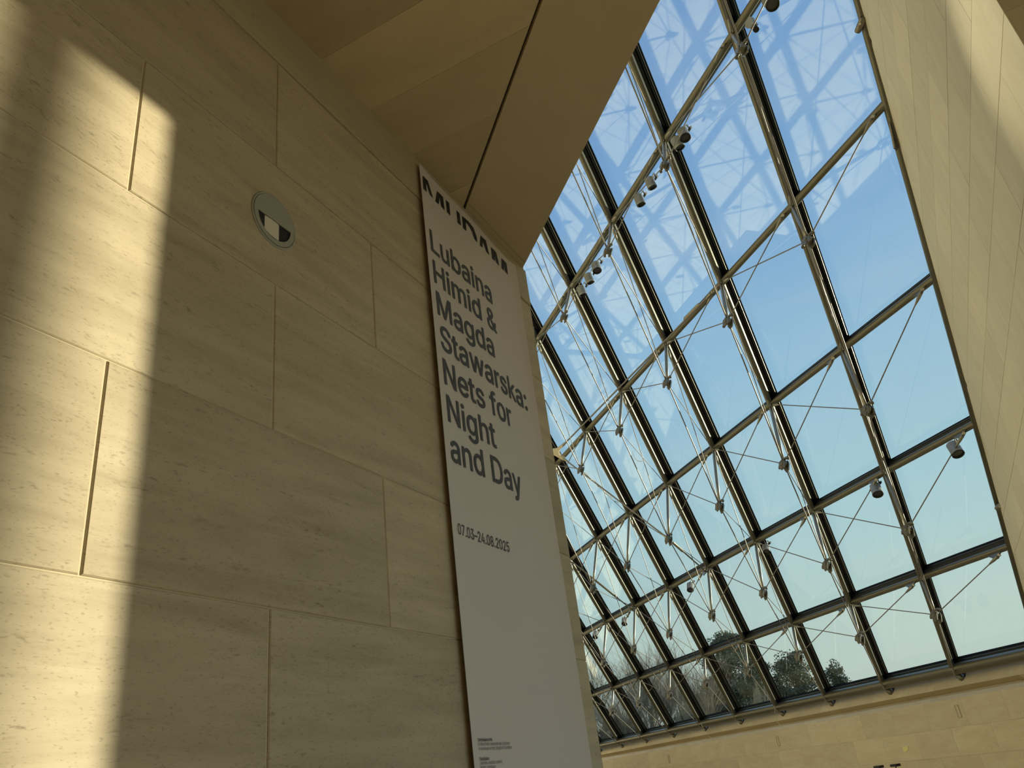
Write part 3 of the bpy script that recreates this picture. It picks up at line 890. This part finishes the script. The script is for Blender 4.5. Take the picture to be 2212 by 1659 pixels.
# ------------------------------------------------------------------ round wall light
LC = V((1.053 * D, D, 1.1805 * D + CAMZ)); LR = .122
wlgt = link('wall_light', None, None, Matrix.Translation(LC)); tag(wlgt, 'round grey recessed wall light with a half moon opening on the left stone wall', 'wall light')
def disc(rad, y, n=64): return [V((LC.x + rad * math.cos(2 * math.pi * k / n), y, LC.z + rad * math.sin(2 * math.pi * k / n))) for k in range(n)]
# trim ring
mb = MB(); n = 64
rings = [(LR, D + .0), (LR, D - .004), (LR - .003, D - .006), (LR - .007, D - .006), (LR - .009, D - .001)]
vs = [];
for rad, y in rings: vs += disc(rad, y)
mb.add(vs, [(i * n + k, i * n + (k + 1) % n, (i + 1) * n + (k + 1) % n, (i + 1) * n + k) for i in range(len(rings) - 1) for k in range(n)], 0, True)
obj('trim_ring', mb, M['plate_grey'], wlgt, org=LC)
# face plate with half-moon opening
ri = LR - .0105; ro = .090; ch = -.002
bm = bmesh.new()
ov = [bm.verts.new((ri * math.cos(2 * math.pi * k / n), 0, ri * math.sin(2 * math.pi * k / n))) for k in range(n)]
oe = [bm.edges.new((ov[k], ov[(k + 1) % n])) for k in range(n)]
th0 = math.asin(ch / ro)
hole = [(ro * math.cos(a_), ro * math.sin(a_)) for a_ in [math.pi - th0 + (math.pi + 2 * th0) * k / 28 for k in range(29)]]
hv_ = [bm.verts.new((x, 0, z)) for x, z in hole]
he = [bm.edges.new((hv_[k], hv_[(k + 1) % len(hv_)])) for k in range(len(hv_))]
bmesh.ops.triangle_fill(bm, use_beauty=True, edges=oe + he)
me = bpy.data.meshes.new('face_plate')
ext = bmesh.ops.extrude_face_region(bm, geom=bm.faces[:])
bmesh.ops.translate(bm, verts=[g for g in ext['geom'] if isinstance(g, bmesh.types.BMVert)], vec=(0, .004, 0))
bmesh.ops.recalc_face_normals(bm, faces=bm.faces[:]); bm.to_mesh(me); bm.free(); me.materials.append(M['plate_grey'])
link('face_plate', me, wlgt, Matrix.Translation((LC.x, D - .007, LC.z)))
# dark box behind and glass tube inside
mb = MB(); hp = [V((LC.x + x * 1.05, D - .003, LC.z + z * 1.05)) for x, z in hole]
bk = [q + V((0, .0022, 0)) for q in hp]
k_ = len(hp)
mb.add(hp + bk, [(i, (i + 1) % k_, k_ + (i + 1) % k_, k_ + i) for i in range(k_)] + [tuple(range(k_, 2 * k_))]); obj('lamp_box', mb, M['ink_black'], wlgt)
mb = MB()
tv = []
for k in range(9):
    for j, zz in enumerate((ch - .003, -.074)):
        a_ = math.radians(-80 + 160 * k / 8)
        tv.append((LC.x - .012 + .040 * math.sin(a_) , D - .0016 - .0045 * math.cos(a_) , LC.z + (zz if j == 0 else -math.sqrt(max(0, .086 ** 2 - (-.012 + .040 * math.sin(a_)) ** 2)))))
mb.add(tv, [(2 * k, 2 * k + 2, 2 * k + 3, 2 * k + 1) for k in range(8)], 0, True); obj('lamp_glass', mb, M['frosted'], wlgt)

# ------------------------------------------------------------------ spotlights hung on the glazing
def spot(x, y, inn, aim, label, size=1.0, mount=None):
    p = at(x, y, 0, 0, inn); aim = V(aim).normalized()
    s = link('spotlight', None, None, Matrix.Translation(p)); tag(s, label, 'spotlight', 'spotlights on the glazing')
    r_ = .088 * size; L_ = .21 * size
    a = p - aim * L_ * .5
    mb = MB(); mb.lathe(a, aim, [(0, r_ * .86), (.012, r_), (L_ * .80, r_), (L_ * .80, r_ * 1.02), (L_, r_ * 1.02)], 24, cap=False)
    mb.lathe(a, aim, [(0, .001), (0.0005, r_ * .86)], 24, cap=False)
    obj('housing', mb, M['lamp_grey'], s)
    mb = MB(); mb.lathe(a + aim * (L_ * .995), aim, [(0, r_ * 1.03), (.012, r_ * 1.03), (.012, r_ * .86), (-.012, r_ * .84)], 24, cap=False); obj('front_ring', mb, M['black'], s)
    mb = MB(); mb.lathe(a + aim * (L_ - .02), aim, [(0, r_ * .87), (.004, r_ * .87)], 24); obj('lens', mb, M['lamp_dark'], s)
    # yoke and mounting clamp reaching back to the tube
    top = p + nv * (inn - .09) if mount is None else mount
    sd = aim.cross(nv).normalized()
    mb = MB()
    mb.tube(a + aim * L_ * .3 + sd * r_ * 1.0, a + sd * r_ * .6 + (top - p).normalized() * .14, .010, n=8)
    mb.tube(a + sd * r_ * .6 + (top - p).normalized() * .14, top, .014, n=8)
    obj('yoke', mb, M['lamp_grey'], s)
    mb = MB(); mb.cbox(top, ud * .09, md * .05, nv * .05); obj('clamp', mb, M['black'], s)
    return s
dn = (0.15, 0.1, -1)
spot(1664, 4, .32, (-.35, -.1, -1), 'large dark-fronted spotlight at the very top of the glazing', 1.15)
spot(1477, 290, .32, (-.25, -.1, -1), 'upper grey spotlight of the pair beside the second mullion crossing', 1.1)
spot(1463, 309, .34, (.2, -.2, -1), 'lower pale-lensed spotlight of the pair beside the second mullion crossing', 1.05)
spot(1405, 395, .32, (.25, -.1, -1), 'grey spotlight below the pair, upper of two single lamps on the long tube', 1.0)
spot(1381, 432, .32, (.2, -.1, -1), 'grey spotlight below the pair, lower of two single lamps on the long tube', 1.0)
spot(1288, 577, .32, (-.2, -.1, -1), 'dark-lensed top spotlight of the row of three left on the tube', 1.1)
spot(1272, 601, .32, (.25, -.1, -1), 'middle spotlight of the row of three left on the tube', 1.05)
spot(1256, 628, .32, (.25, -.1, -1), 'bottom spotlight of the row of three left on the tube', 1.05)
spot(2063, 970, .30, (-.45, -.1, -1), 'dark spotlight under the tube at the far right next to the pale wall', 1.25)
spot(1893, 1058, .30, (-.5, 0, -1), 'dark spotlight hanging below the right bay of the third tube', 1.2)
spot(1655, 1186, .30, (-.7, .0, -1), 'small spotlight close to a crossing in the middle of the glazing', 1.0)
spot(1491, 1268, .30, (-.7, .0, -1), 'small grey spotlight alone in the low middle of the glazing', 1.1)
spot(1349, 1342, .30, (-.7, .0, -1), 'small spotlight low in the glazing, right one of the two near the pier', 1.1)
spot(1286, 1371, .30, (-.7, .0, -1), 'small spotlight low in the glazing, nearest to the banner pier', 1.1)
# small camera-like device near the top
p = at(1628, 56, 0, 0, .40); s = link('security_camera', None, None, Matrix.Translation(p)); tag(s, 'small grey camera with black lens held on a stem near the top tube', 'camera')
ax = V((-.25, -.1, -1)).normalized()
mb = MB(); mb.cbox(p - ax * .10, ud * .10, V(ax.cross(ud)).normalized() * .08, ax * .24); obj('housing', mb, M['lamp_grey'], s)
mb = MB(); mb.lathe(p + ax * .02, ax, [(0, .03), (.06, .03), (.065, .045), (.12, .045)], 14); obj('lens', mb, M['black'], s)
mb = MB(); q = p - ax * .16 + ud * .07; mb.tube(p - ax * .05, q, .012); mb.lathe(q - ax * .0, nv, [(0, .05), (.02, .055), (.03, .05)], 16); mb.tube(q, q + nv * .3, .012); obj('bracket', mb, M['lamp_grey'], s)
# swivel devices on the raking edge tube
for x, y, lb in ((1859, 52, 'swivel sensor clamped to the raking edge tube near the top'), (2160, 1092, 'swivel sensor clamped to the raking edge tube low on the right')):
    p = at(x, y, 0, 0, .10); s = link('edge_sensor', None, None, Matrix.Translation(p)); tag(s, lb, 'sensor', 'sensors on the edge tube')
    mb = MB(); d_ = (ud * .9 - md * .45).normalized(); mb.lathe(p - d_ * .10, d_, [(0, .04), (.02, .048), (.2, .048), (.22, .04)], 16); obj('body', mb, M['casting'], s)
    mb = MB(); mb.lathe(p - d_ * .02, -nv, [(0.03, .018), (.055, .018)], 12); obj('eye', mb, M['cream'], s)
    mb = MB(); mb.cbox(p - ud * .13, ud * .10, md * .03, nv * .03); mb.cbox(p - ud * .17, ud * .015, md * .17, nv * .10); obj('bracket', mb, M['black'], s)
# edge fin near the second crossing
mb = MB(); p = G(-1, 4) - md * .25 - nv * .06; mb.prism([p, p - md * .5, p - md * .42 - nv * .10, p - md * .1 - nv * .05], ud * .03); obj('edge_fin', mb, M['casting'], w1)

# added unseen spot lamp making the warm glass-reflected patch on the right wall
hw = V((6.9, 2.4, 12.0)); s = link('added_patch_lamp', None, None, Matrix.Translation(hw)); tag(s, 'added unseen lamp making the warm patch on the right wall', 'spotlight')
ax = (V((5.95, YR, 6.35)) - hw).normalized()
mb = MB(); mb.lathe(hw - ax * .25, ax, [(0, .07), (.02, .09), (.24, .09), (.24, .10), (.26, .10)], 20, cap=False); obj('housing', mb, M['lamp_grey'], s)
ld = bpy.data.lights.new('added_patch_beam', 'SPOT'); ld.energy = 1300; ld.color = (1, .88, .6); ld.spot_size = math.radians(17); ld.spot_blend = 1.0; ld.shadow_soft_size = .05
link('added_patch_beam', ld, s, frame_m(hw, -ax))

# loose cords
def cord(pts, r_, label):
    mb = MB(); mb.path(pts, r_, n=6); o = obj('cord', mb, M['white_cord']); tag(o, label, 'cord'); return o
cn = node(4, 4)
ca_ = [node(4, 4) + (G(4, 3) - node(4, 4)) * t_ + sdir * (.035 * math.sin(t_ * 40)) + ud * (.035 * math.cos(t_ * 40)) for t_ in [i / 60 * .75 for i in range(61)]]
cord(ca_, .008, 'pale cord wound round a tie rod just right of the banner')
a, b_ = at(1340, 985, 0, 0, .5), at(1386, 998, 0, 0, .5)
cord(bez(at(1366, 975, 0, 0, .5), at(1372, 1000, 0, 0, .6), at(1387, 996, 0, 0, .5), 10), .007, 'small loop of pale cord below the wound tie rod')
a = node(4, 1)
cord([at(1514, 1563, 0, 0, .2), at(1520, 1575, 0, 0, .3), at(1531, 1590, 0, 0, .45), at(1543, 1597, 0, 0, .5)], .008, 'thin cord hanging over the stone slot below the middle bays')
cord([at(1673, 1524, 0, 0, .2), at(1675, 1545, 0, 0, .3), at(1679, 1560, 0, 0, .4), at(1688, 1569, 0, 0, .5)], .008, 'thin cord hanging over the stone slot below the pine tree')
# dark flat lamp heads standing at the wall, only their tops in view
for x, y, lb in ((1898, 1656.5, 'black flat lamp head at the bottom edge of the picture, left one'), (1934, 1653, 'black flat lamp head at the bottom edge of the picture, right one')):
    p = on_wall(x, y, 1.6)
    s = link('lamp_head', None, None, Matrix.Translation((p.x, p.y, 0))); tag(s, lb, 'lamp', 'black lamp heads below the glazing')
    mb = MB(); mb.cbox(p, ud * .20, inh * .14, V((0, 0, .055))); obj('head', mb, M['black'], s)
    mb = MB(); mb.tube((p.x, p.y, 0), (p.x, p.y, p.z - .02), .012, n=8); obj('pole', mb, M['black'], s)
    mb = MB(); mb.lathe((p.x, p.y, 0), (0, 0, 1), [(0, .18), (.015, .18), (.02, .03)], 20); obj('base', mb, M['black'], s)

# ------------------------------------------------------------------ trees outside
def tube_low(mb, a, b_, r0, r1, n=3): mb.lathe(a, b_ - a, [(0, r0), ((b_ - a).length, r1)], n, cap=False, smooth=False)
def bare_mesh(seed, h):
    rg = random.Random(seed); mt, mw = MB(), MB()
    def grow(p, d, L_, r, lv):
        n = 3 if lv < 3 else 2
        q = p
        for i in range(n):
            d = (d + V((rg.uniform(-.18, .18), rg.uniform(-.18, .18), rg.uniform(-.02, .14)))).normalized()
            q2 = q + d * L_ / n; r2 = r * (1 - .28 / n)
            tube_low(mt if lv < 2 else mw, q, q2, r, r2, 5 if lv < 2 else 3); q, r = q2, r2
            if lv < 6 and i >= (1 if lv == 0 else 0):
                for _ in range(2 if lv in (1, 2, 3) else 1):
                    ax = V((rg.uniform(-1, 1), rg.uniform(-1, 1), rg.uniform(.1, .9))).normalized()
                    grow(q, (d * .55 + ax * .75).normalized(), L_ * rg.uniform(.5, .72), r * .55, lv + 1)
        if lv < 6: grow(q, d, L_ * .72, r * .85, lv + 1)
    grow(V((0, 0, 0)), V((0, 0, 1)), h * .42, .17, 0)
    return mt.mesh('trunk', M['bark'], recalc=False), mw.mesh('twigs', M['bark'], recalc=False), mt, mw
def fit(mt, mw, h):
    z = max(q.z for q in mw.v); return h / z
variants = []
for sd, h in ((3, 11), (11, 10), (23, 12)):
    a, b_, mt, mw = bare_mesh(sd, h); variants.append((a, b_, max(q.z for q in mw.v)))
def tree_at(az, dist): return V((dist * math.cos(math.radians(az)), dist * math.sin(math.radians(az)), -.25))
bare = [(23.5, 61, 10.8, 0, 'bare winter tree outside, nearest to the banner pier'), (21.2, 58, 10.4, 1, 'bare tree outside, second from the banner pier'), (19.3, 57, 10.6, 2, 'bare tree outside, third from the banner pier with the tallest crown'),
        (17.4, 57, 9.6, 0, 'bare tree outside in the middle of the bare row'), (15.8, 62, 10.4, 1, 'bare tree outside left of the big dark pine'), (14.4, 52, 8.4, 2, 'bare tree outside directly beside the big dark pine'), (25.6, 60, 10.2, 2, 'bare tree outside mostly hidden by the pier'),
        (18.3, 72, 11.5, 1, 'tall bare tree standing behind the bare row'), (22.2, 75, 11.8, 0, 'bare tree behind the row near the pier'), (12.2, 66, 8.5, 1, 'bare tree outside behind the big dark pine'), (10.6, 60, 5.0, 0, 'low bare tree in front of the dark pines')]
for i, (az, ds, h, k, lb) in enumerate(bare):
    p = tree_at(az, ds); tm, wm, z = variants[k]; s_ = (h) / z
    t_ = link('bare_tree', None, None, Matrix.Translation(p)); tag(t_, lb, 'tree', 'bare trees beyond the glazing')
    W = Matrix.Translation(p) @ Matrix.Rotation(i * 1.7, 4, 'Z') @ Matrix.Diagonal((s_ * 1.15, s_ * 1.15, s_, 1))
    link('trunk', tm, t_, W); o = link('twigs', wm, t_, W)
def pine(az, ds, h, w, seed, label, dense=1.0, narrow=False, bottom=.35):
    rg = random.Random(seed); p = tree_at(az, ds)
    t_ = link('pine_tree', None, None, Matrix.Translation(p)); tag(t_, label, 'tree', 'evergreens beyond the glazing')
    mt = MB(); q = V(p); pts = [V(p)]
    for i in range(6):
        q = q + V((rg.uniform(-.15, .15), rg.uniform(-.15, .15), h * .93 / 6)); pts.append(V(q))
    for i, (a, b_) in enumerate(zip(pts[:-1], pts[1:])): tube_low(mt, a, b_, .24 * (1 - i / 6.5), .24 * (1 - (i + 1) / 6.5), 7)
    ml = MB()
    nb = int(26 * dense)
    for i in range(nb):
        fz = bottom + (1 - bottom) * (i + .5) / nb
        k = min(5, int(fz * 6 / .97)); c = pts[min(6, k + 1)].copy(); c.z = p.z + h * fz * .96
        an = rg.uniform(0, 6.283)
        if narrow: rad = w * (1.02 - (fz - bottom) / (1 - bottom)) * rg.uniform(.5, 1)
        else: rad = w * math.sin(math.pi * min(1, .22 + .74 * (fz - bottom) / (1 - bottom))) * rg.uniform(.45, 1)
        tip = c + V((math.cos(an) * rad, math.sin(an) * rad, (.35 if narrow else .10) * rad + rg.uniform(-.1, .3)))
        tube_low(mt, c - V((0, 0, .25 * rad)), tip, .06, .02, 4)
        for j in range(4 if not narrow else 3):
            cc = c.lerp(tip, .35 + .65 * j / 3) + V((rg.uniform(-.4, .4), rg.uniform(-.4, .4), rg.uniform(-.1, .35)))
            rx = (.75 if not narrow else .42) * rg.uniform(.6, 1.1)
            for _ in range(int(90 * dense)):
                v = V((rg.gauss(0, 1), rg.gauss(0, 1), rg.gauss(0, 1))).normalized() * rg.uniform(.45, 1)
                o_ = cc + V((v.x * rx, v.y * rx, v.z * rx * (.55 if not narrow else 1.2)))
                a1 = V((rg.uniform(-1, 1), rg.uniform(-1, 1), rg.uniform(-.4, 1))).normalized() * rg.uniform(.10, .2); b1 = a1.cross(V((rg.uniform(-1, 1), rg.uniform(-1, 1), rg.uniform(-1, 1)))).normalized() * .05
                ml.add([o_ - b1, o_ + b1, o_ + a1], [(0, 1, 2)])
    obj('trunk', mt, M['pine_bark'], t_, org=p)
    fo = link('foliage', None, t_, Matrix.Translation(p)) if False else obj('foliage', ml, M['needles'], t_, org=p)
pine(12.4, 56, 9.2, 2.9, 5, 'large dark pine outside left of centre, the tallest evergreen', 1.5, bottom=.18)
pine(11.0, 60, 7.6, 2.8, 8, 'dark pine outside just right of the tallest evergreen', 1.3, bottom=.15)
pine(8.75, 58, 7.2, 2.3, 13, 'spreading pine outside with open sky on its right', 1.1, bottom=.30)
pine(6.1, 60, 6.2, 1.3, 21, 'small upright conifer outside, furthest to the right', 1.0, True, bottom=.2)
pine(5.0, 62, 4.6, 1.1, 22, 'low conifer top peeping above the sill at the right end', .8, True, bottom=.2)
pine(13.6, 60, 6.6, 2.4, 31, 'dark pine outside left of the tallest evergreen', 1.2, bottom=.15)
# low winter hedge and bank
rg = random.Random(5)
mb = MB()
for i in range(9000):
    az = rg.uniform(3.5, 27); ds = rg.uniform(46 + max(0, az - 12) * 1.3, 72); h = 3.6 + .9 * math.sin(az * 1.3) + (az - 8) * .04
    hz = h if az > 9.4 else 2.0 + .5 * math.sin(az * 4)
    o_ = tree_at(az, ds) + V((0, 0, hz * rg.random() ** .8))
    a1 = V((rg.uniform(-.3, .3), rg.uniform(-.3, .3), 1)).normalized() * rg.uniform(.5, 1.3); b1 = V((-math.sin(math.radians(az)), math.cos(math.radians(az)), 0)) * rg.uniform(.02, .10)
    mb.add([o_ - b1, o_ + b1, o_ + a1], [(0, 1, 2)])
o = obj('undergrowth', mb, M['hedge'], org=(50, 15, -.25)); tag(o, 'brown winter undergrowth at the foot of the trees outside', 'shrubs', kind='stuff')
